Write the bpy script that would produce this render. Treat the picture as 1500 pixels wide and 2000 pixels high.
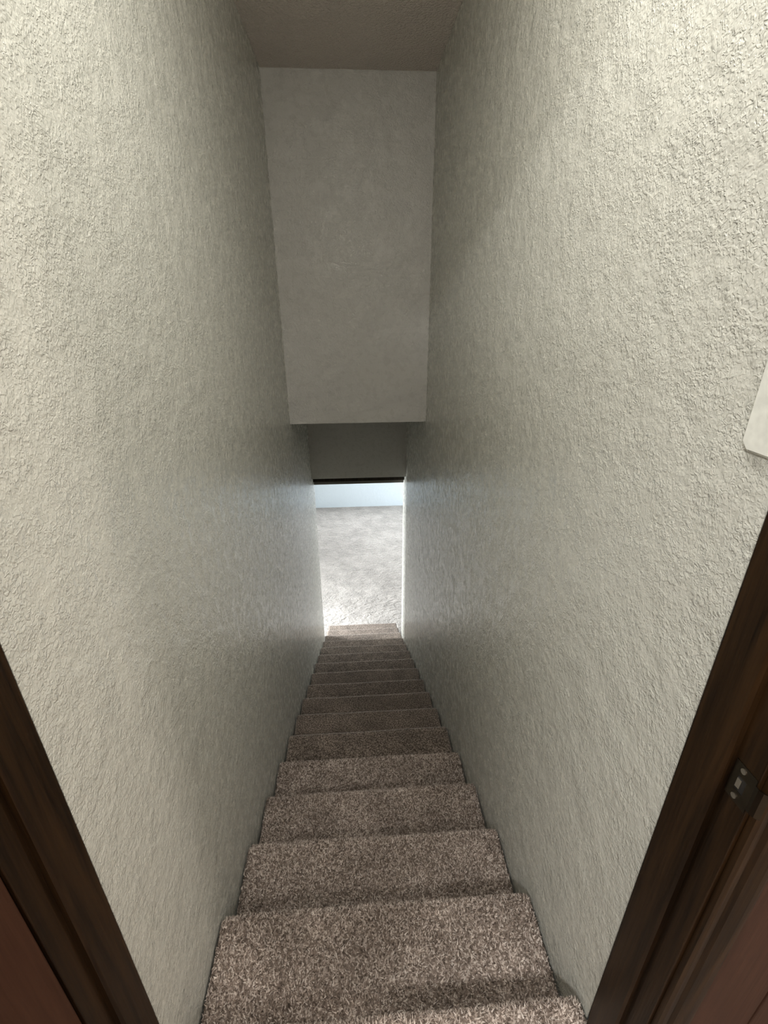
import bpy, bmesh, math, random
import numpy as np
from mathutils import Matrix, Vector

for o in list(bpy.data.objects):
    bpy.data.objects.remove(o)
SC = bpy.context.scene
COL = SC.collection

# ------------------------------------------------------------------ measures (metres; landing floor z = 0)
W = 0.88                      # clear width of the stairwell, x = 0 .. W
RISE, RUN, Y0 = 0.14696, 0.27826, 0.4974
NSTEP = 17
ZL = -NSTEP * RISE            # floor of the room downstairs
ZC = 2.4776                   # ceiling over the stairs
YS, ZS = 3.0273, 0.705        # hanging wall over the stairs, its lower edge
YH, ZH = 4.1503, -0.0743      # header over the opening at the foot of the stairs
YE, ZE = 4.39, -0.211         # end of the stair walls
YF = 9.139                    # far wall downstairs
CAMZ = 1.406
YJ0, YJ1 = 0.350, 0.460       # door frame depth
ZD = 2.03                     # door head

# ------------------------------------------------------------------ camera
F, YAW, PITCH, ROLL = 916.2324, 0.0625, 0.4159, -0.0051
cam = bpy.data.cameras.new('camera')
cam.sensor_fit = 'VERTICAL'; cam.sensor_height = 36.0
cam.lens = F * 36.0 / 2000.0
cam.clip_start = 0.02
camo = bpy.data.objects.new('camera', cam); COL.objects.link(camo)
fwd = Vector((math.sin(YAW)*math.cos(PITCH), math.cos(YAW)*math.cos(PITCH), -math.sin(PITCH)))
rt = Vector((math.cos(YAW), -math.sin(YAW), 0)); up = rt.cross(fwd)
c, s = math.cos(ROLL), math.sin(ROLL)
r2, u2 = c*rt + s*up, -s*rt + c*up
M = Matrix((r2, u2, -fwd)).transposed().to_4x4()
M.translation = Vector((0.47*W, 0, CAMZ))
camo.matrix_world = M
SC.camera = camo

# ------------------------------------------------------------------ world, daylight, exposure
wd = bpy.data.worlds.new('sky'); SC.world = wd; wd.use_nodes = True
bg = wd.node_tree.nodes['Background']
bg.inputs[0].default_value = (0.62, 0.80, 1.0, 1); bg.inputs[1].default_value = 1.0
SC.view_settings.view_transform = 'Standard'
SC.view_settings.look = 'None'
SC.view_settings.exposure = 0.0
SC.view_settings.gamma = 1.0
SC.view_settings.use_curve_mapping = False

DAY_NEAR, DAY_FILL_FAR, DAY_FILL_FRONT = 250.0, 60.0, 80.0   # daylight through the glazing downstairs; far and front openings are added
LAMP = 76.0                   # dome lamp over the head of the stairs
HALL_R, HALL_FILL_L, HALL_FILL_R = 190.0, 310.0, 100.0 # dome lamps in the hall, two of them added as fill
def daylight(loc, rot, sx, sy, power):
    al = bpy.data.lights.new('daylight', 'AREA'); al.shape = 'RECTANGLE'
    al.size, al.size_y = sx, sy; al.energy = power; al.color = (0.94, 0.975, 1.0)
    o = bpy.data.objects.new('daylight', al); COL.objects.link(o)
    o.location = loc; o.rotation_euler = rot
daylight((-1.78, 4.81, ZL + 1.05), (0, -math.pi/2, 0), 1.95, 0.6, DAY_NEAR)
daylight((2.78, 7.80, ZL + 1.05), (0, math.pi/2, 0), 1.95, 1.6, DAY_FILL_FAR)  # through an added opening, to brighten the far wall and floor
daylight((0.5, YF + 0.18, ZL + 1.45), (-math.pi/2, 0, 0), 2.2, 1.1, DAY_FILL_FRONT)  # through an added window, to light the nosing fronts

# ------------------------------------------------------------------ materials
def mat(name):
    m = bpy.data.materials.new(name); m.use_nodes = True
    nt = m.node_tree; b = nt.nodes['Principled BSDF']
    return m, nt, b
def nd(nt, t, **k):
    n = nt.nodes.new(t)
    for a, v in k.items():
        if a.startswith('i_'):
            n.inputs[a[2:].replace('_', ' ')].default_value = v
        else: setattr(n, a, v)
    return n
def L(nt, a, b): nt.links.new(a, b)
def coords(nt, scale=(1, 1, 1)):
    t = nd(nt, 'ShaderNodeTexCoord'); mp = nd(nt, 'ShaderNodeMapping')
    mp.inputs['Scale'].default_value = scale
    L(nt, t.outputs['Object'], mp.inputs['Vector'])
    return mp.outputs['Vector']
def ramp(nt, fac, stops):
    r = nd(nt, 'ShaderNodeValToRGB'); e = r.color_ramp.elements
    while len(e) < len(stops): e.new(0.5)
    for k, (p, col) in enumerate(stops):
        e[k].position = p; e[k].color = (*col, 1) if len(col) == 3 else col
    L(nt, fac, r.inputs[0]); return r.outputs[0]
def smooth(nt, fac, a, b):
    m = nd(nt, 'ShaderNodeMapRange'); m.interpolation_type = 'SMOOTHSTEP'
    m.inputs['From Min'].default_value = a; m.inputs['From Max'].default_value = b
    L(nt, fac, m.inputs['Value']); return m.outputs['Result']
def math_(nt, op, a, b):
    m = nd(nt, 'ShaderNodeMath', operation=op)
    for k, v in enumerate((a, b)):
        if isinstance(v, (int, float)): m.inputs[k].default_value = v
        else: L(nt, v, m.inputs[k])
    return m.outputs[0]

def plaster(name, col, rough, dist, scale=170.0, spec=0.5, drough=0.20):
    """painted knock-down plaster: clumps of small flattened flecks between smoother patches"""
    m, nt, b = mat(name)
    v = coords(nt)
    n1 = nd(nt, 'ShaderNodeTexNoise'); n1.inputs['Scale'].default_value = scale; n1.inputs['Detail'].default_value = 1.5
    n1.inputs['Roughness'].default_value = 0.5; n1.inputs['Distortion'].default_value = 0.9
    n2 = nd(nt, 'ShaderNodeTexNoise'); n2.inputs['Scale'].default_value = 19.0; n2.inputs['Detail'].default_value = 3.0
    L(nt, v, n1.inputs['Vector']); L(nt, v, n2.inputs['Vector'])
    fl = smooth(nt, n1.outputs['Fac'], 0.43, 0.63)
    cl = smooth(nt, n2.outputs['Fac'], 0.33, 0.57)
    h = math_(nt, 'MULTIPLY', fl, math_(nt, 'ADD', math_(nt, 'MULTIPLY', cl, 0.62), 0.38))
    n4 = nd(nt, 'ShaderNodeTexNoise'); n4.inputs['Scale'].default_value = 58.0; n4.inputs['Detail'].default_value = 2.0; n4.inputs['Distortion'].default_value = 0.5
    L(nt, v, n4.inputs['Vector'])
    h = math_(nt, 'ADD', h, math_(nt, 'MULTIPLY', math_(nt, 'MULTIPLY', smooth(nt, n4.outputs['Fac'], 0.36, 0.68), math_(nt, 'ADD', math_(nt, 'MULTIPLY', cl, 0.7), 0.6)), 0.7))
    n5 = nd(nt, 'ShaderNodeTexNoise'); n5.inputs['Scale'].default_value = 10.0; n5.inputs['Detail'].default_value = 5.0; n5.inputs['Roughness'].default_value = 0.66
    L(nt, v, n5.inputs['Vector'])
    h = math_(nt, 'ADD', h, math_(nt, 'MULTIPLY', smooth(nt, n5.outputs['Fac'], 0.25, 0.75), 3.6))
    bp = nd(nt, 'ShaderNodeBump'); bp.inputs['Strength'].default_value = 1.0; bp.inputs['Distance'].default_value = dist
    L(nt, h, bp.inputs['Height']); L(nt, bp.outputs[0], b.inputs['Normal'])
    b.inputs['Base Color'].default_value = (*col, 1)
    # the paint dries glossier on the knocked-down flats than between them
    n6 = nd(nt, 'ShaderNodeTexNoise'); n6.inputs['Scale'].default_value = 27.0; n6.inputs['Detail'].default_value = 4.0; n6.inputs['Roughness'].default_value = 0.62
    L(nt, v, n6.inputs['Vector'])
    L(nt, math_(nt, 'ADD', math_(nt, 'MULTIPLY', smooth(nt, n6.outputs['Fac'], 0.38, 0.62), drough), rough), b.inputs['Roughness'])
    b.inputs['Specular IOR Level'].default_value = spec
    return m
WALL = plaster('stair_wall_paint', (0.615, 0.615, 0.555), 0.13, 0.00080)
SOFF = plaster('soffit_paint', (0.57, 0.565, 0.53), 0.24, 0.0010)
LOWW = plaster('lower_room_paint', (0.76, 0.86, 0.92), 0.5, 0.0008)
LOWS = plaster('lower_room_side_paint', (0.45, 0.44, 0.42), 0.6, 0.0008)
HALLW = plaster('hall_paint', (0.60, 0.56, 0.50), 0.6, 0.0008)

def popcorn():
    m, nt, b = mat('popcorn_ceiling'); v = coords(nt)
    n1 = nd(nt, 'ShaderNodeTexNoise'); n1.inputs['Scale'].default_value = 95.0; n1.inputs['Detail'].default_value = 3.0
    L(nt, v, n1.inputs['Vector'])
    h = smooth(nt, n1.outputs['Fac'], 0.35, 0.7)
    bp = nd(nt, 'ShaderNodeBump'); bp.inputs['Distance'].default_value = 0.007
    L(nt, h, bp.inputs['Height']); L(nt, bp.outputs[0], b.inputs['Normal'])
    b.inputs['Base Color'].default_value = (0.86, 0.79, 0.73, 1); b.inputs['Roughness'].default_value = 0.9
    return m
CEIL = popcorn()

def carpet(name, dark, mid, light, scale=190.0, wear=6.0, ripple=False):
    m, nt, b = mat(name); v = coords(nt)
    n1 = nd(nt, 'ShaderNodeTexNoise'); n1.inputs['Scale'].default_value = scale; n1.inputs['Detail'].default_value = 2.0
    n1.inputs['Roughness'].default_value = 0.6
    L(nt, v, n1.inputs['Vector'])
    col = ramp(nt, n1.outputs['Fac'], [(0.36, dark), (0.50, mid), (0.64, light)])
    n2 = nd(nt, 'ShaderNodeTexNoise'); n2.inputs['Scale'].default_value = wear; n2.inputs['Detail'].default_value = 2.0
    L(nt, v, n2.inputs['Vector'])
    g = ramp(nt, n2.outputs['Fac'], [(0.35, (0.78, 0.78, 0.78)), (0.65, (1.08, 1.08, 1.08))])
    mx = nd(nt, 'ShaderNodeMix', data_type='RGBA', blend_type='MULTIPLY'); mx.inputs[0].default_value = 1.0
    L(nt, col, mx.inputs[6]); L(nt, g, mx.inputs[7]); L(nt, mx.outputs[2], b.inputs['Base Color'])
    bp = nd(nt, 'ShaderNodeBump'); bp.inputs['Distance'].default_value = 0.003; bp.inputs['Strength'].default_value = 0.8
    hh = n1.outputs['Fac']
    if ripple:
        v2 = coords(nt, (13.0, 17.0, 1.0))
        n3 = nd(nt, 'ShaderNodeTexNoise'); n3.inputs['Scale'].default_value = 1.0; n3.inputs['Detail'].default_value = 4.0
        n3.inputs['Distortion'].default_value = 0.8
        L(nt, v2, n3.inputs['Vector'])
        hh = math_(nt, 'ADD', hh, math_(nt, 'MULTIPLY', n3.outputs['Fac'], 16.0))
    L(nt, hh, bp.inputs['Height']); L(nt, bp.outputs[0], b.inputs['Normal'])
    b.inputs['Roughness'].default_value = 0.95; b.inputs['Specular IOR Level'].default_value = 0.1
    b.inputs['Sheen Weight'].default_value = 0.6; b.inputs['Sheen Roughness'].default_value = 0.5
    b.inputs['Sheen Tint'].default_value = (0.8, 0.74, 0.68, 1)
    return m
CARPET = carpet('brown_flecked_carpet', (0.060, 0.045, 0.036), (0.215, 0.175, 0.150), (0.42, 0.36, 0.32))
CARPETF = carpet('brown_carpet_pile_shade', (0.058, 0.045, 0.035), (0.200, 0.160, 0.131), (0.44, 0.365, 0.31), 150.0, 8.0)  # same carpet without tufts; the pile's self-shadow is put into the colour
CARPETL = carpet('lower_room_carpet_daylit', (0.33, 0.305, 0.282), (0.455, 0.43, 0.405), (0.57, 0.545, 0.52), 70.0, 5.0, True)  # stair carpet made lighter: daylight brightness put into the colour

def yarn():
    m, nt, b = mat('brown_flecked_yarn'); v = coords(nt)
    at = nd(nt, 'ShaderNodeAttribute'); at.attribute_name = 'yarn'
    col = ramp(nt, at.outputs['Fac'], [(0.0, (0.12, 0.094, 0.076)), (0.25, (0.265, 0.213, 0.18)), (0.5, (0.47, 0.395, 0.345)), (0.85, (0.69, 0.605, 0.545)), (1.0, (0.76, 0.69, 0.63))])
    n2 = nd(nt, 'ShaderNodeTexNoise'); n2.inputs['Scale'].default_value = 7.0; n2.inputs['Detail'].default_value = 2.0
    L(nt, v, n2.inputs['Vector'])
    g = ramp(nt, n2.outputs['Fac'], [(0.35, (0.80, 0.79, 0.78)), (0.65, (1.06, 1.06, 1.06))])
    mx = nd(nt, 'ShaderNodeMix', data_type='RGBA', blend_type='MULTIPLY'); mx.inputs[0].default_value = 1.0
    L(nt, col, mx.inputs[6]); L(nt, g, mx.inputs[7]); L(nt, mx.outputs[2], b.inputs['Base Color'])
    b.inputs['Roughness'].default_value = 0.9; b.inputs['Specular IOR Level'].default_value = 0.15
    return m
YARN = yarn()

def wood(name, a, b_, rough, zs=0.5, coat=0.0):
    m, nt, b = mat(name); v = coords(nt, (38.0, 38.0, zs * 4))
    n1 = nd(nt, 'ShaderNodeTexNoise'); n1.inputs['Scale'].default_value = 1.0; n1.inputs['Detail'].default_value = 5.0
    n1.inputs['Distortion'].default_value = 1.2
    L(nt, v, n1.inputs['Vector'])
    v2 = coords(nt, (260.0, 260.0, 9.0))
    n2 = nd(nt, 'ShaderNodeTexNoise'); n2.inputs['Scale'].default_value = 1.0; n2.inputs['Detail'].default_value = 2.0
    L(nt, v2, n2.inputs['Vector'])
    f = math_(nt, 'ADD', math_(nt, 'MULTIPLY', n1.outputs['Fac'], 0.7), math_(nt, 'MULTIPLY', n2.outputs['Fac'], 0.3))
    L(nt, ramp(nt, f, [(0.36, a), (0.64, b_)]), b.inputs['Base Color'])
    bp = nd(nt, 'ShaderNodeBump'); bp.inputs['Distance'].default_value = 0.0004
    L(nt, n2.outputs['Fac'], bp.inputs['Height']); L(nt, bp.outputs[0], b.inputs['Normal'])
    b.inputs['Roughness'].default_value = rough; b.inputs['Specular IOR Level'].default_value = 0.16; b.inputs['Coat Weight'].default_value = 0.0
    return m
WOOD = wood('dark_walnut_stain', (0.009, 0.0045, 0.0018), (0.034, 0.0165, 0.006), 0.36, coat=0.2)
RED = wood('red_brown_veneer', (0.040, 0.0155, 0.008), (0.062, 0.026, 0.0145), 0.5)
PANEL = wood('hall_panelling_veneer', (0.032, 0.0135, 0.008), (0.060, 0.027, 0.0165), 0.5)
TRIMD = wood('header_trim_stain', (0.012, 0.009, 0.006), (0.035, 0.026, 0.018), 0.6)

def plain(name, col, rough, metal=0.0, spec=0.5):
    m, nt, b = mat(name); v = coords(nt)
    n = nd(nt, 'ShaderNodeTexNoise'); n.inputs['Scale'].default_value = 60.0; n.inputs['Detail'].default_value = 3.0
    L(nt, v, n.inputs['Vector'])
    k = tuple(x * 0.92 for x in col); h = tuple(min(1, x * 1.06) for x in col)
    L(nt, ramp(nt, n.outputs['Fac'], [(0.35, k), (0.65, h)]), b.inputs['Base Color'])
    b.inputs['Roughness'].default_value = rough; b.inputs['Metallic'].default_value = metal
    b.inputs['Specular IOR Level'].default_value = spec
    return m
PLATE = plain('ivory_plastic', (0.80, 0.81, 0.75), 0.3)
STEEL = plain('worn_bronze', (0.085, 0.07, 0.052), 0.30, 1.0)
STEELB = plain('bright_steel', (0.55, 0.52, 0.47), 0.3, 1.0)
HOLE_SHADE = plain('mortise_shade', (0.01, 0.008, 0.006), 0.8)  # near-black colour stands in for the shade inside the latch hole
WHITE = plain('white_frame', (0.75, 0.75, 0.74), 0.4)
LIP = plain('corner_bead_paint', (0.13, 0.12, 0.10), 0.6)

def glow(name, col, strength):
    m, nt, b = mat(name)
    b.inputs['Base Color'].default_value = (0.9, 0.9, 0.88, 1)
    b.inputs['Emission Color'].default_value = (*col, 1); b.inputs['Emission Strength'].default_value = strength
    return m
GLOW1 = glow('lamp_glass_stairs', (1.0, 0.975, 0.925), LAMP)
GLOW2 = glow('lamp_glass_hall', (1.0, 0.90, 0.82), HALL_R)
GLOW3 = glow('fill_glass_hall_left', (1.0, 0.98, 0.955), HALL_FILL_L)
GLOW4 = glow('fill_glass_hall_right', (1.0, 0.96, 0.91), HALL_FILL_R)
def pane():
    m, nt, b = mat('clear_pane')
    out = nt.nodes['Material Output']
    t = nd(nt, 'ShaderNodeBsdfTransparent'); g = nd(nt, 'ShaderNodeBsdfGlossy'); g.inputs['Roughness'].default_value = 0.05
    mx = nd(nt, 'ShaderNodeMixShader'); mx.inputs[0].default_value = 0.06
    L(nt, t.outputs[0], mx.inputs[1]); L(nt, g.outputs[0], mx.inputs[2]); L(nt, mx.outputs[0], out.inputs['Surface'])
    return m
PANE = pane()

# ------------------------------------------------------------------ mesh helpers
def link(name, me, m, parent=None):
    o = bpy.data.objects.new(name, me); COL.objects.link(o)
    if m: me.materials.append(m)
    if parent: o.parent = parent
    return o
def obj(name, bm, m, parent=None, smooth_=False):
    bmesh.ops.recalc_face_normals(bm, faces=bm.faces)
    me = bpy.data.meshes.new(name); bm.to_mesh(me); bm.free()
    if smooth_:
        for p in me.polygons: p.use_smooth = True
    return link(name, me, m, parent)
def box(bm, x0, x1, y0, y1, z0, z1, bev=0.0, seg=2):
    r = bmesh.ops.create_cube(bm, size=1.0)
    vs = r['verts']
    for v in vs:
        v.co = Vector((x0 if v.co.x < 0 else x1, y0 if v.co.y < 0 else y1, z0 if v.co.z < 0 else z1))
    if bev:
        es = list({e for v in vs for e in v.link_edges})
        bmesh.ops.bevel(bm, geom=es, offset=bev, segments=seg, affect='EDGES', profile=0.5)
    return bm
def boxo(name, dims, m, parent=None, bev=0.0, seg=2):
    return obj(name, box(bmesh.new(), *dims, bev=bev, seg=seg), m, parent)
def prism(bm, pts, z0, z1):
    """extrude a closed (x, y) outline along z"""
    a = [bm.verts.new((x, y, z0)) for x, y in pts]; b = [bm.verts.new((x, y, z1)) for x, y in pts]
    n = len(pts)
    for k in range(n): bm.faces.new((a[k], a[(k+1) % n], b[(k+1) % n], b[k]))
    bm.faces.new(a); bm.faces.new(b); return bm
def prismx(bm, pts, x0, x1):
    a = [bm.verts.new((x0, y, z)) for y, z in pts]; b = [bm.verts.new((x1, y, z)) for y, z in pts]
    n = len(pts)
    for k in range(n): bm.faces.new((a[k], a[(k+1) % n], b[(k+1) % n], b[k]))
    bm.faces.new(a); bm.faces.new(b); return bm
def disc(bm, cx, r, depth, axis, seg=16, bev=0.0):
    mtx = Matrix.Translation(cx) @ (Matrix.Rotation(math.pi/2, 4, axis) if axis else Matrix.Identity(4))
    bmesh.ops.create_cone(bm, cap_ends=True, segments=seg, radius1=r, radius2=r - bev, depth=depth, matrix=mtx)
    return bm
def struct(o, label, cat='wall'):
    o['kind'] = 'structure'; o['label'] = label; o['category'] = cat; return o
def thing(o, label, cat, group=None):
    o['label'] = label; o['category'] = cat
    if group: o['group'] = group
    return o
def empty(name, loc=(0, 0, 0)):
    o = bpy.data.objects.new(name, None); COL.objects.link(o); o.location = loc; o.empty_display_size = 0.1
    return o

# ------------------------------------------------------------------ stairwell shell
def side_wall(name, x0, x1, xin, label):
    R = 0.018
    if xin == x1: pts = [(x0, YJ1), (x1, YJ1)] + [(x1 - R + R*math.cos(a), YE - R + R*math.sin(a)) for a in np.linspace(0, math.pi/2, 6)] + [(x0, YE)]
    else: pts = [(x1, YJ1), (x0, YJ1)] + [(x0 + R - R*math.cos(a), YE - R + R*math.sin(a)) for a in np.linspace(0, math.pi/2, 6)] + [(x1, YE)]
    return struct(obj(name, prism(bmesh.new(), pts, ZL, ZC), WALL), label)
side_wall('wall_left', -0.12, 0.0, 0.0, 'long textured greige wall on the left of the stairs')
side_wall('wall_right', W, W + 0.12, W, 'long textured greige wall on the right of the stairs with the switch plate')
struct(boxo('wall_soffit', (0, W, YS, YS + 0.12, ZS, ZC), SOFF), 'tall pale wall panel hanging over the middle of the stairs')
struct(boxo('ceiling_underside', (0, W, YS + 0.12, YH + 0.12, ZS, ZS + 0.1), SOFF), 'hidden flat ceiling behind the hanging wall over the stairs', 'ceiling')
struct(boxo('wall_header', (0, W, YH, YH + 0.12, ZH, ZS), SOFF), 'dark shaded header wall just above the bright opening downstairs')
struct(boxo('ceiling', (-0.12, W + 0.12, YJ1, YS + 0.12, ZC, ZC + 0.1), CEIL), 'brownish popcorn ceiling over the stairs', 'ceiling')
struct(boxo('trim_1', (0.0, W, YH + 0.121, YE - 0.03, ZH - 0.075, ZH + 0.08), TRIMD), 'thin dark brown trim strip under the header wall', 'trim')
struct(boxo('trim_2', (0.0, W, YE - 0.03, YE, ZE, ZE + 0.10), LIP, bev=0.004), 'narrow grey lip along the top edge of the bright opening', 'trim')

# ------------------------------------------------------------------ room downstairs
RX0, RX1 = -1.6, 2.6
struct(boxo('floor_lower', (RX0, RX1, Y0 + 16*RUN - 0.02, YF, ZL - 0.1, ZL), CARPETL), 'beige carpet floor of the room downstairs, lightened in colour for daylight', 'floor')
bm = bmesh.new(); fx0, fx1, fz0, fz1 = -0.65, 1.65, ZL + 0.85, ZL + 2.05
box(bm, RX0, fx0, YF, YF + 0.1, ZL, ZH + 0.05); box(bm, fx1, RX1, YF, YF + 0.1, ZL, ZH + 0.05)
box(bm, fx0, fx1, YF, YF + 0.1, ZL, fz0); box(bm, fx0, fx1, YF, YF + 0.1, fz1, ZH + 0.05)
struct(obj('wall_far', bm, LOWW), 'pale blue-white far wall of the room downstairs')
bm = bmesh.new(); fw = 0.05
box(bm, fx0, fx1, YF + 0.02, YF + 0.08, fz0, fz0 + fw); box(bm, fx0, fx1, YF + 0.02, YF + 0.08, fz1 - fw, fz1)
for x in (fx0, (fx0 + fx1)/2 - fw/2, fx1 - fw): box(bm, x, x + fw, YF + 0.02, YF + 0.08, fz0 + fw, fz1 - fw)
w3 = struct(obj('window_fill_far', bm, WHITE), 'white framed window added high in the far wall downstairs to light the nosings, out of view', 'window')
for x in (fx0 + fw, (fx0 + fx1)/2 + fw/2):
    boxo('pane', (x, x + (fx1 - fx0)/2 - 1.5*fw, YF + 0.046, YF + 0.054, fz0 + fw, fz1 - fw), PANE, w3)
struct(boxo('ceiling_lower', (RX0, RX1, YE, YF, ZH + 0.03, ZH + 0.13), LOWS), 'ceiling of the room downstairs, out of view', 'ceiling')
struct(boxo('wall_lower_back', (RX0, -0.12, YE - 0.12, YE, ZL, ZH + 0.05), LOWS), 'wall left of the opening in the room downstairs, out of view')
struct(boxo('wall_lower_back_right', (W + 0.12, RX1, YE - 0.12, YE, ZL, ZH + 0.05), LOWS), 'wall right of the opening in the room downstairs, out of view')
def glazed_wall(name, wname, x0, x1, py0, py1, side):
    pz = ZL + 2.03; fw = 0.05; bm = bmesh.new()
    box(bm, x0, x1, YE - 0.12, py0, ZL, ZH + 0.05); box(bm, x0, x1, py1, YF, ZL, ZH + 0.05); box(bm, x0, x1, py0, py1, pz, ZH + 0.05)
    struct(obj(name, bm, LOWS), side + ' side wall of the room downstairs around a glass door, out of view')
    bm = bmesh.new(); a, b = x0 + 0.02, x1 - 0.02; mid = (py0 + py1) / 2
    box(bm, a, b, py0, py1, ZL, ZL + fw); box(bm, a, b, py0, py1, pz - fw, pz)
    for y in (py0, mid - fw/2, py1 - fw): box(bm, a, b, y, y + fw, ZL + fw, pz - fw)
    w1 = struct(obj(wname, bm, WHITE), 'white framed glass door in the ' + side + ' wall of the room downstairs, out of view', 'window')
    for y in (py0 + fw, mid + fw/2):
        boxo('pane', ((a + b)/2 - 0.004, (a + b)/2 + 0.004, y, y + (py1 - py0)/2 - 1.5*fw, ZL + fw, pz - fw), PANE, w1)
glazed_wall('wall_lower_left', 'window_1', RX0 - 0.1, RX0, 4.46, 5.16, 'left')
glazed_wall('wall_lower_right', 'window_fill_right', RX1, RX1 + 0.1, 6.95, 8.65, 'right')  # unseen glass door added to brighten the far end of the room

# ------------------------------------------------------------------ staircase
rng = np.random.default_rng(7)
def step_profile(i, ds):
    """(y, z) samples of one carpeted step: tread, rolled nosing, riser; relative to nosing"""
    R = 0.026; ov = 0.030
    pts = [(-RUN - ov + 0.002, -0.004), (-0.10, 0.0), (-R, 0.0)]
    pts += [(-R + R*math.sin(a), -R + R*math.cos(a)) for a in np.linspace(0.25, math.pi*0.88, 9)]
    pts += [(-ov - 0.002, -0.056), (-ov, -0.08), (-ov, -RISE - 0.004)]
    pts = np.array(pts); d = np.r_[0, np.cumsum(np.hypot(*np.diff(pts, axis=0).T))]
    n = int(d[-1] / ds); t = np.linspace(0, d[-1], n)
    return np.c_[np.interp(t, d, pts[:, 0]), np.interp(t, d, pts[:, 1])]
def smooth2(a, k):
    for _ in range(k):
        a = (a + np.roll(a, 1, 0) + np.roll(a, -1, 0) + np.roll(a, 1, 1) + np.roll(a, -1, 1)) / 5
    return a
DZ = {1: 0.007, 2: 0.002, 3: 0.003, 4: -0.004, 6: -0.004, 7: -0.005, 8: -0.006, 9: -0.003, 16: 0.008}
stair = empty('staircase', (W/2, Y0, 0))
thing(stair, 'long straight staircase with brown flecked carpet going down between two walls', 'staircase')
def make_step(i):
    ds = 0.008 if i <= 4 else 0.005
    prof = step_profile(i, ds)
    zz = -i * RISE + DZ.get(i, 0.0); yy = Y0 + i * RUN
    g = 0.007
    PILE = 0.0062 if i < 5 else (0.0045 if i < 9 else 0.0028)
    xs = np.linspace(g, W - g, int(W / ds))
    nx, ny = len(xs), len(prof)
    ph = rng.uniform(0, 6, 4); fr = rng.uniform(3, 7), rng.uniform(12, 20)
    def wav(x): return 0.0022 * np.sin(x * fr[0] + ph[0]) + 0.0012 * np.sin(x * fr[1] + ph[1])
    def drop(x):
        e = np.minimum(x - g, W - g - x); return -0.008 * np.exp(-(np.maximum(e, 0) / 0.007) ** 2)
    def surf(t, x):
        """backing surface: t in 0..1 along the profile, x across; returns point and normal"""
        u = np.clip(t * (ny - 1), 0, ny - 1.001); k = u.astype(int); f = u - k
        y = prof[k, 0] * (1 - f) + prof[k + 1, 0] * f; z = prof[k, 1] * (1 - f) + prof[k + 1, 1] * f
        ty = prof[k + 1, 0] - prof[k, 0]; tz = prof[k + 1, 1] - prof[k, 1]; l = np.hypot(ty, tz) + 1e-9
        n_y, n_z = -tz / l, ty / l
        d = drop(x) - (PILE * 0.75 if i <= 4 else 0.0)
        return np.stack([x + 0 * y, yy + y + n_y * d + wav(x), zz + z + n_z * d], -1), np.stack([0 * y, n_y, n_z], -1)
    T, X = np.meshgrid(np.linspace(0, 1, ny), xs, indexing='ij')
    P, N = surf(T.ravel(), X.ravel())
    idx = np.arange(ny * nx).reshape(ny, nx)
    Q = np.stack([idx[:-1, :-1], idx[1:, :-1], idx[1:, 1:], idx[:-1, 1:]], -1).reshape(-1, 4)
    # yarn tufts: three-sided leaning spikes, each with its own shade
    sp = 0.0040 if i < 4 else (0.0047 if i < 8 else 0.0062)
    plen = float(np.hypot(*np.diff(prof, axis=0).T).sum())
    na, nb = int(plen * 0.86 / sp), int((W - 2 * g) / sp)
    A, B = np.meshgrid(np.linspace(0.02, 0.86, na), np.linspace(g + 0.002, W - g - 0.002, nb), indexing='ij')
    A = np.clip(A.ravel() + rng.normal(0, 0.35, A.size) * sp / plen, 0.005, 0.99)
    B = np.clip(B.ravel() + rng.normal(0, 0.35, B.size) * sp, g, W - g)
    if i > 4: A, B = A[:0], B[:0]
    C, Nn = surf(A, B); m = len(C)
    Xv = np.tile([1.0, 0, 0], (m, 1)); Tv = np.cross(Nn, Xv)
    rad = sp * rng.uniform(0.50, 0.75, m); ang = rng.uniform(0, 6.283, m)
    hgt = PILE * rng.uniform(0.55, 1.15, m)
    lean = sp * 1.1 * rng.standard_normal((m, 2)) + sp * np.array([0.1, 0.2])
    ex = np.clip(np.minimum(B, W - B) / 0.02, 0.1, 1)
    lean[:, 0] *= ex
    vs = []
    for q in range(3):
        a_ = ang + q * 2.0944
        vs.append(C + (np.cos(a_) * rad)[:, None] * Xv + (np.sin(a_) * rad)[:, None] * Tv)
    mid = C + Nn * (hgt * 0.6)[:, None] + lean[:, :1] * 0.35 * Xv + lean[:, 1:] * 0.35 * Tv
    top = C + Nn * hgt[:, None] + lean[:, :1] * Xv + lean[:, 1:] * Tv
    base = len(P)
    TV = np.stack([vs[0], vs[1], vs[2], top], 1).reshape(-1, 3)
    o4 = base + 4 * np.arange(m)
    TF = np.stack([np.stack([o4, o4 + 1, o4 + 3], -1), np.stack([o4 + 1, o4 + 2, o4 + 3], -1), np.stack([o4 + 2, o4, o4 + 3], -1)], 1).reshape(-1, 3)
    zb = zz - RISE - 0.02; yb = yy - RUN - 0.02
    cor = np.array([[xs[0], yb, zb], [xs[-1], yb, zb]])
    V = np.vstack([P, TV, cor]); nc = base + 4 * m
    V[:, 0] = np.clip(V[:, 0], 0.002, W - 0.002)
    V[:, 0] -= W/2; V[:, 1] -= Y0
    cheeks = [[nc] + idx[::-1, 0].tolist(), [nc + 1] + idx[:, -1].tolist()]
    loops = np.concatenate([Q.ravel(), TF.ravel(), cheeks[0], cheeks[1]]).astype(np.int32)
    cnt = np.concatenate([np.full(len(Q), 4), np.full(len(TF), 3), [len(cheeks[0]), len(cheeks[1])]]).astype(np.int32)
    st = np.r_[0, np.cumsum(cnt)[:-1]].astype(np.int32)
    me = bpy.data.meshes.new('step')
    me.vertices.add(len(V)); me.vertices.foreach_set('co', V.astype(np.float32).ravel())
    me.loops.add(len(loops)); me.loops.foreach_set('vertex_index', loops)
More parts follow.
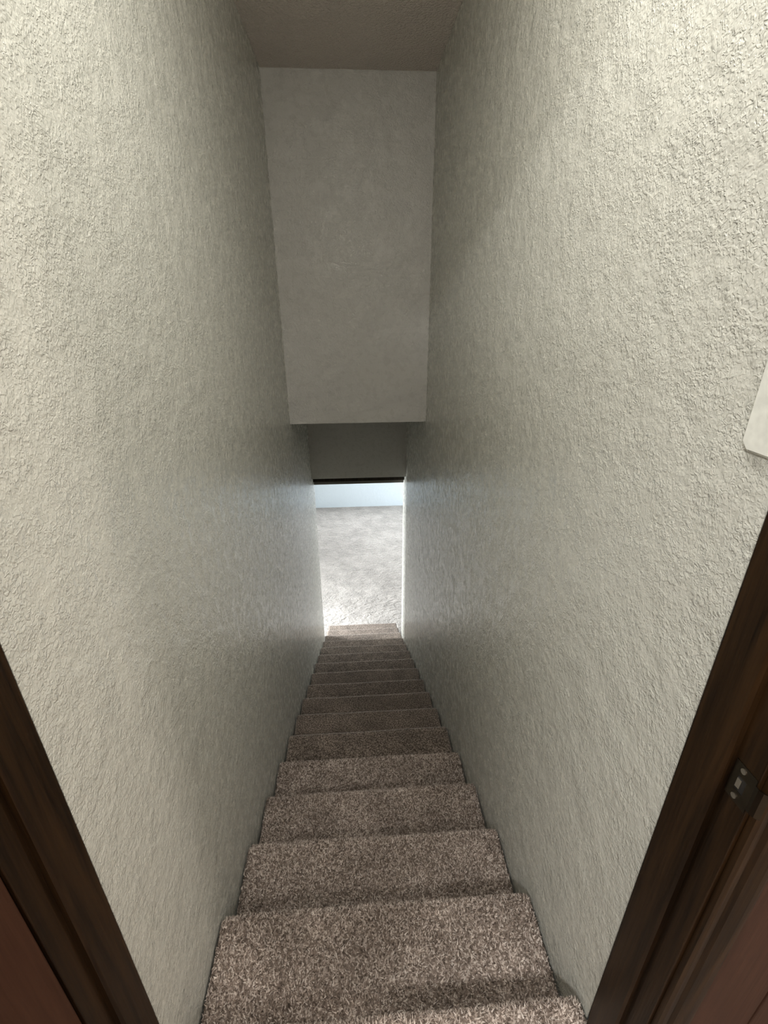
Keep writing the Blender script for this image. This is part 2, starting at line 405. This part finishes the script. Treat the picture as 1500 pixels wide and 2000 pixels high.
    me.polygons.add(len(cnt)); me.polygons.foreach_set('loop_start', st); me.polygons.foreach_set('loop_total', cnt)
    sm = np.zeros(len(cnt), bool); sm[:len(Q)] = True
    me.polygons.foreach_set('use_smooth', sm)
    yarn = np.full(len(V), 0.2, np.float32)  # backing darker than most tufts: shade of the gaps put into its colour
    yarn[base:base + 4 * m] = np.repeat(rng.uniform(0, 1, m), 4)
    at = me.attributes.new('yarn', 'FLOAT', 'POINT'); at.data.foreach_set('value', yarn)
    me.update(calc_edges=True); me.validate()
    return link('step', me, YARN if i <= 4 else CARPETF, stair)
for i in range(0, NSTEP): make_step(i)

yt = Y0 + 16 * RUN - 0.06
kk = RISE / RUN
top = lambda y: -(y - Y0) * kk - RISE - 0.03
struct(obj('floor_light_block', prismx(bmesh.new(), [(Y0 - 0.07, top(Y0 - 0.07)), (yt, top(yt)), (yt, top(yt) - 0.25), (Y0 - 0.07, top(Y0 - 0.07) - 0.25)], 0.0, W), TRIMD),
       'hidden sloping slab added under the carpeted stairs to block stray light', 'floor')  # unseen slab added to stop sky light leaking past the step ends

# ------------------------------------------------------------------ hall at the head of the stairs
HX0, HX1, HY0 = -1.3, 3.4, -2.2
struct(boxo('floor', (HX0, HX1, HY0, YJ1 - 0.005, -0.1, -0.009), CARPET), 'carpeted hall floor behind the camera', 'floor')
bm = bmesh.new()
box(bm, HX0, -0.022, YJ0, YJ1, 0, ZC); box(bm, W + 0.022, HX1, YJ0, YJ1, 0, ZC); box(bm, -0.022, W + 0.022, YJ0, YJ1, ZD + 0.022, ZC)
wh = struct(obj('wall_hall', bm, HALLW), 'hall wall around the doorway at the head of the stairs, clad in brown panelling')
x = W + 0.010
k = 0
while x < W + 1.2:
    wdt = 0.172 if k == 0 else 0.1
    boxo('panel_board', (x, x + wdt, YJ0 - 0.006, YJ0, 0.0, ZC - 0.01), PANEL, wh, bev=0.0025)
    x += wdt + 0.003; k += 1
x = -0.09
for k in range(9):
    boxo('panel_board', (x - 0.1, x, YJ0 - 0.006, YJ0, 0.0, ZC - 0.01), PANEL, wh, bev=0.0025); x -= 0.103
struct(boxo('ceiling_hall', (HX0, HX1, HY0, YJ1, ZC, ZC + 0.1), HALLW), 'hall ceiling behind the camera', 'ceiling')
struct(boxo('wall_hall_left', (HX0 - 0.1, HX0, HY0, YJ1, 0, ZC), HALLW), 'left end wall of the hall behind the camera')
struct(boxo('wall_hall_right', (HX1, HX1 + 0.1, HY0, YJ1, 0, ZC), HALLW), 'right end wall of the hall behind the camera')
struct(boxo('wall_hall_back', (HX0, HX1, HY0 - 0.1, HY0, 0, ZC), HALLW), 'back wall of the hall behind the camera')

# door frame and open door
door = empty('door_1', (W/2, YJ0, 0)); struct(door, 'dark walnut door frame at the head of the stairs with the door folded back', 'door')
def dpart(name, bm, m, parent=None):
    o = obj(name, bm, m)
    p = parent or door
    o.parent = p
    o.matrix_parent_inverse = Matrix.Translation(door.location).inverted() if p is door else Matrix.Identity(4)
    return o
JT = 0.020
jl = dpart('jamb', box(bmesh.new(), -JT, 0.0, YJ0, YJ1, 0, ZD + JT, bev=0.0015), WOOD)
jr = dpart('jamb', box(bmesh.new(), W, W + JT, YJ0, YJ1, 0, ZD + JT, bev=0.0015), WOOD)
dpart('head_jamb', box(bmesh.new(), 0, W, YJ0, YJ1, ZD, ZD + JT, bev=0.0015), WOOD)
ST = 0.011
ys0, ys1 = 0.3865, 0.4475
def stop(pts): return dpart('door_stop', prism(bmesh.new(), pts, 0, ZD), WOOD)
stop([(0, ys0), (ST - 0.003, ys0), (ST, ys0 + 0.004), (ST, ys1 - 0.001), (ST - 0.001, ys1), (0, ys1)])
stop([(W, ys0), (W - ST + 0.003, ys0), (W - ST, ys0 + 0.004), (W - ST, ys1 - 0.001), (W - ST + 0.001, ys1), (W, ys1)])
dpart('door_stop', box(bmesh.new(), ST, W - ST, ys0, ys1, ZD - ST, ZD, bev=0.001), WOOD)
cas = [(0.0, 0.0), (0.0, 0.009), (0.006, 0.011), (0.013, 0.011), (0.016, 0.0075), (0.019, 0.0075), (0.024, 0.012), (0.040, 0.0155), (0.047, 0.0155), (0.050, 0.011), (0.058, 0.010), (0.060, 0.008), (0.060, 0.0)]
dpart('casing', prism(bmesh.new(), [(W + 0.006 + a, YJ0 - 0.001 - b) for a, b in cas], 0, ZD + 0.07), WOOD)
dpart('casing', prism(bmesh.new(), [(-0.040 - a, YJ0 - 0.001 - b) for a, b in cas], 0, ZD + 0.07), WOOD)
slab = dpart('door_panel', box(bmesh.new(), -0.037, -0.0015, -0.46, YJ0 - 0.003, 0.012, ZD - 0.004, bev=0.0025), RED)
for z in (0.2, 1.0, 1.8):
    bm = bmesh.new(); disc(bm, (0.0015, YJ0 - 0.0015, z), 0.004, 0.085, None, 12)
    h = dpart('hinge', bm, STEEL)

# strike plate on the right jamb
def strike():
    zc, hz = 0.857, 0.029
    y0, y1 = YJ0 + 0.001, YJ0 + 0.033
    bm = bmesh.new(); t = 0.0012; x1 = W; x0 = W - t
    hy0, hy1, hz0, hz1 = y0 + 0.010, y0 + 0.023, zc - 0.011, zc + 0.011
    box(bm, x0, x1, y0, hy0, zc - hz, zc + hz); box(bm, x0, x1, hy1, y1, zc - hz, zc + hz)
    box(bm, x0, x1, hy0, hy1, zc - hz, hz0); box(bm, x0, x1, hy0, hy1, hz1, zc + hz)
    # curved lip wrapping round the jamb edge
    pr = [(x0, y0), (x0 - 0.0006, y0 - 0.005), (x0 + 0.0015, y0 - 0.0105), (x0 + 0.006, y0 - 0.0150), (x0 + 0.007, y0 - 0.0140), (x0 + 0.0027, y0 - 0.0095), (x0 + 0.0008, y0 - 0.0045), (x0 + t, y0)]
    prism(bm, pr, zc - 0.021, zc + 0.021)
    sp = dpart('strike_plate', bm, STEEL)
    sp['label'] = 'worn bronze strike plate with a curved lip'
    hb = bmesh.new(); box(hb, x0 + 0.0005, x0 + 0.0010, hy0, hy1, hz0, hz1)
    hq = obj('latch_hole_shade', hb, HOLE_SHADE); hq.parent = sp
    tb = bmesh.new(); prism(tb, [(x0 + 0.0004, hy1), (x0 - 0.0010, hy1 - 0.001), (x0 - 0.0004, hy1 - 0.007), (x0 + 0.0004, hy1 - 0.007)], hz0 + 0.004, hz1 - 0.004)
    tq = obj('latch_tongue', tb, STEELB); tq.parent = sp
    for z in (zc - 0.0215, zc + 0.0215):
        sb = bmesh.new(); disc(sb, (x0 - 0.0004, (hy0 + hy1)/2 + 0.002, z), 0.0038, 0.0014, 'Y', 14)
        q = obj('screw', sb, STEELB); q.parent = sp
strike()

# light switch on the right wall beside the door
def switch():
    root = empty('light_switch', (W, 0.49, 1.306))
    thing(root, 'ivory light switch plate on the right wall beside the door frame', 'switch')
    y0, y1, z0, z1 = 0.4625, 0.5185, 1.246, 1.362
    ch = 0.010
    pts = [(y0 + 0.004, z0), (y1 - ch, z0), (y1, z0 + ch), (y1, z1 - ch), (y1 - ch, z1), (y0 + 0.004, z1), (y0, z1 - 0.004), (y0, z0 + 0.004)]
    bm = prismx(bmesh.new(), pts, W - 0.0065, W - 0.0002)
    es = [e for e in bm.edges if all(abs(v.co.x - (W - 0.0065)) < 1e-5 for v in e.verts)]
    bmesh.ops.bevel(bm, geom=es, offset=0.0025, segments=3, affect='EDGES')
    inv = Matrix.Translation(root.location).inverted()
    p = obj('plate', bm, PLATE, root); p.matrix_parent_inverse = inv
    tb = bmesh.new(); box(tb, W - 0.016, W - 0.006, 0.4735, 0.4815, 1.296, 1.316, bev=0.0015)
    q = obj('toggle', tb, PLATE, root); q.matrix_parent_inverse = inv
    for z in (1.274, 1.334):
        sb = bmesh.new(); disc(sb, (W - 0.0068, 0.4775, z), 0.0032, 0.0012, 'Y', 12)
        q = obj('screw', sb, STEELB, root); q.matrix_parent_inverse = inv
switch()

# dome lamps; the last two are added fill
def dome(name, x, y, r, m, label):
    root = empty(name, (x, y, ZC)); thing(root, label, 'lamp')
    bm = bmesh.new()
    bmesh.ops.create_uvsphere(bm, u_segments=32, v_segments=16, radius=r)
    bmesh.ops.delete(bm, geom=[v for v in bm.verts if v.co.z > 0.001], context='VERTS')
    for v in bm.verts: v.co.z = v.co.z * 0.34 - 0.022
    obj('glass_dome', bm, m, root, True)
    bm = bmesh.new(); disc(bm, (0, 0, -0.011), r + 0.012, 0.022, None, 32)
    obj('canopy', bm, STEELB, root)
dome('ceiling_lamp', W/2 + 0.05, 0.70, 0.13, GLOW1, 'round glass dome lamp on the ceiling above the top steps, out of view')
dome('ceiling_lamp', 2.55, -0.42, 0.14, GLOW2, 'round glass dome lamp on the hall ceiling far right of the doorway, out of view')
dome('ceiling_lamp', -0.46, -1.25, 0.15, GLOW3, 'round dome fill lamp added on the hall ceiling left behind the doorway, out of view')  # added fill: shades the tread backs, jamb keeps it off the header
dome('ceiling_lamp', 1.34, -1.25, 0.15, GLOW4, 'round dome fill lamp added on the hall ceiling right behind the doorway, out of view')  # mirrored fill lamp, added for the same tread shading
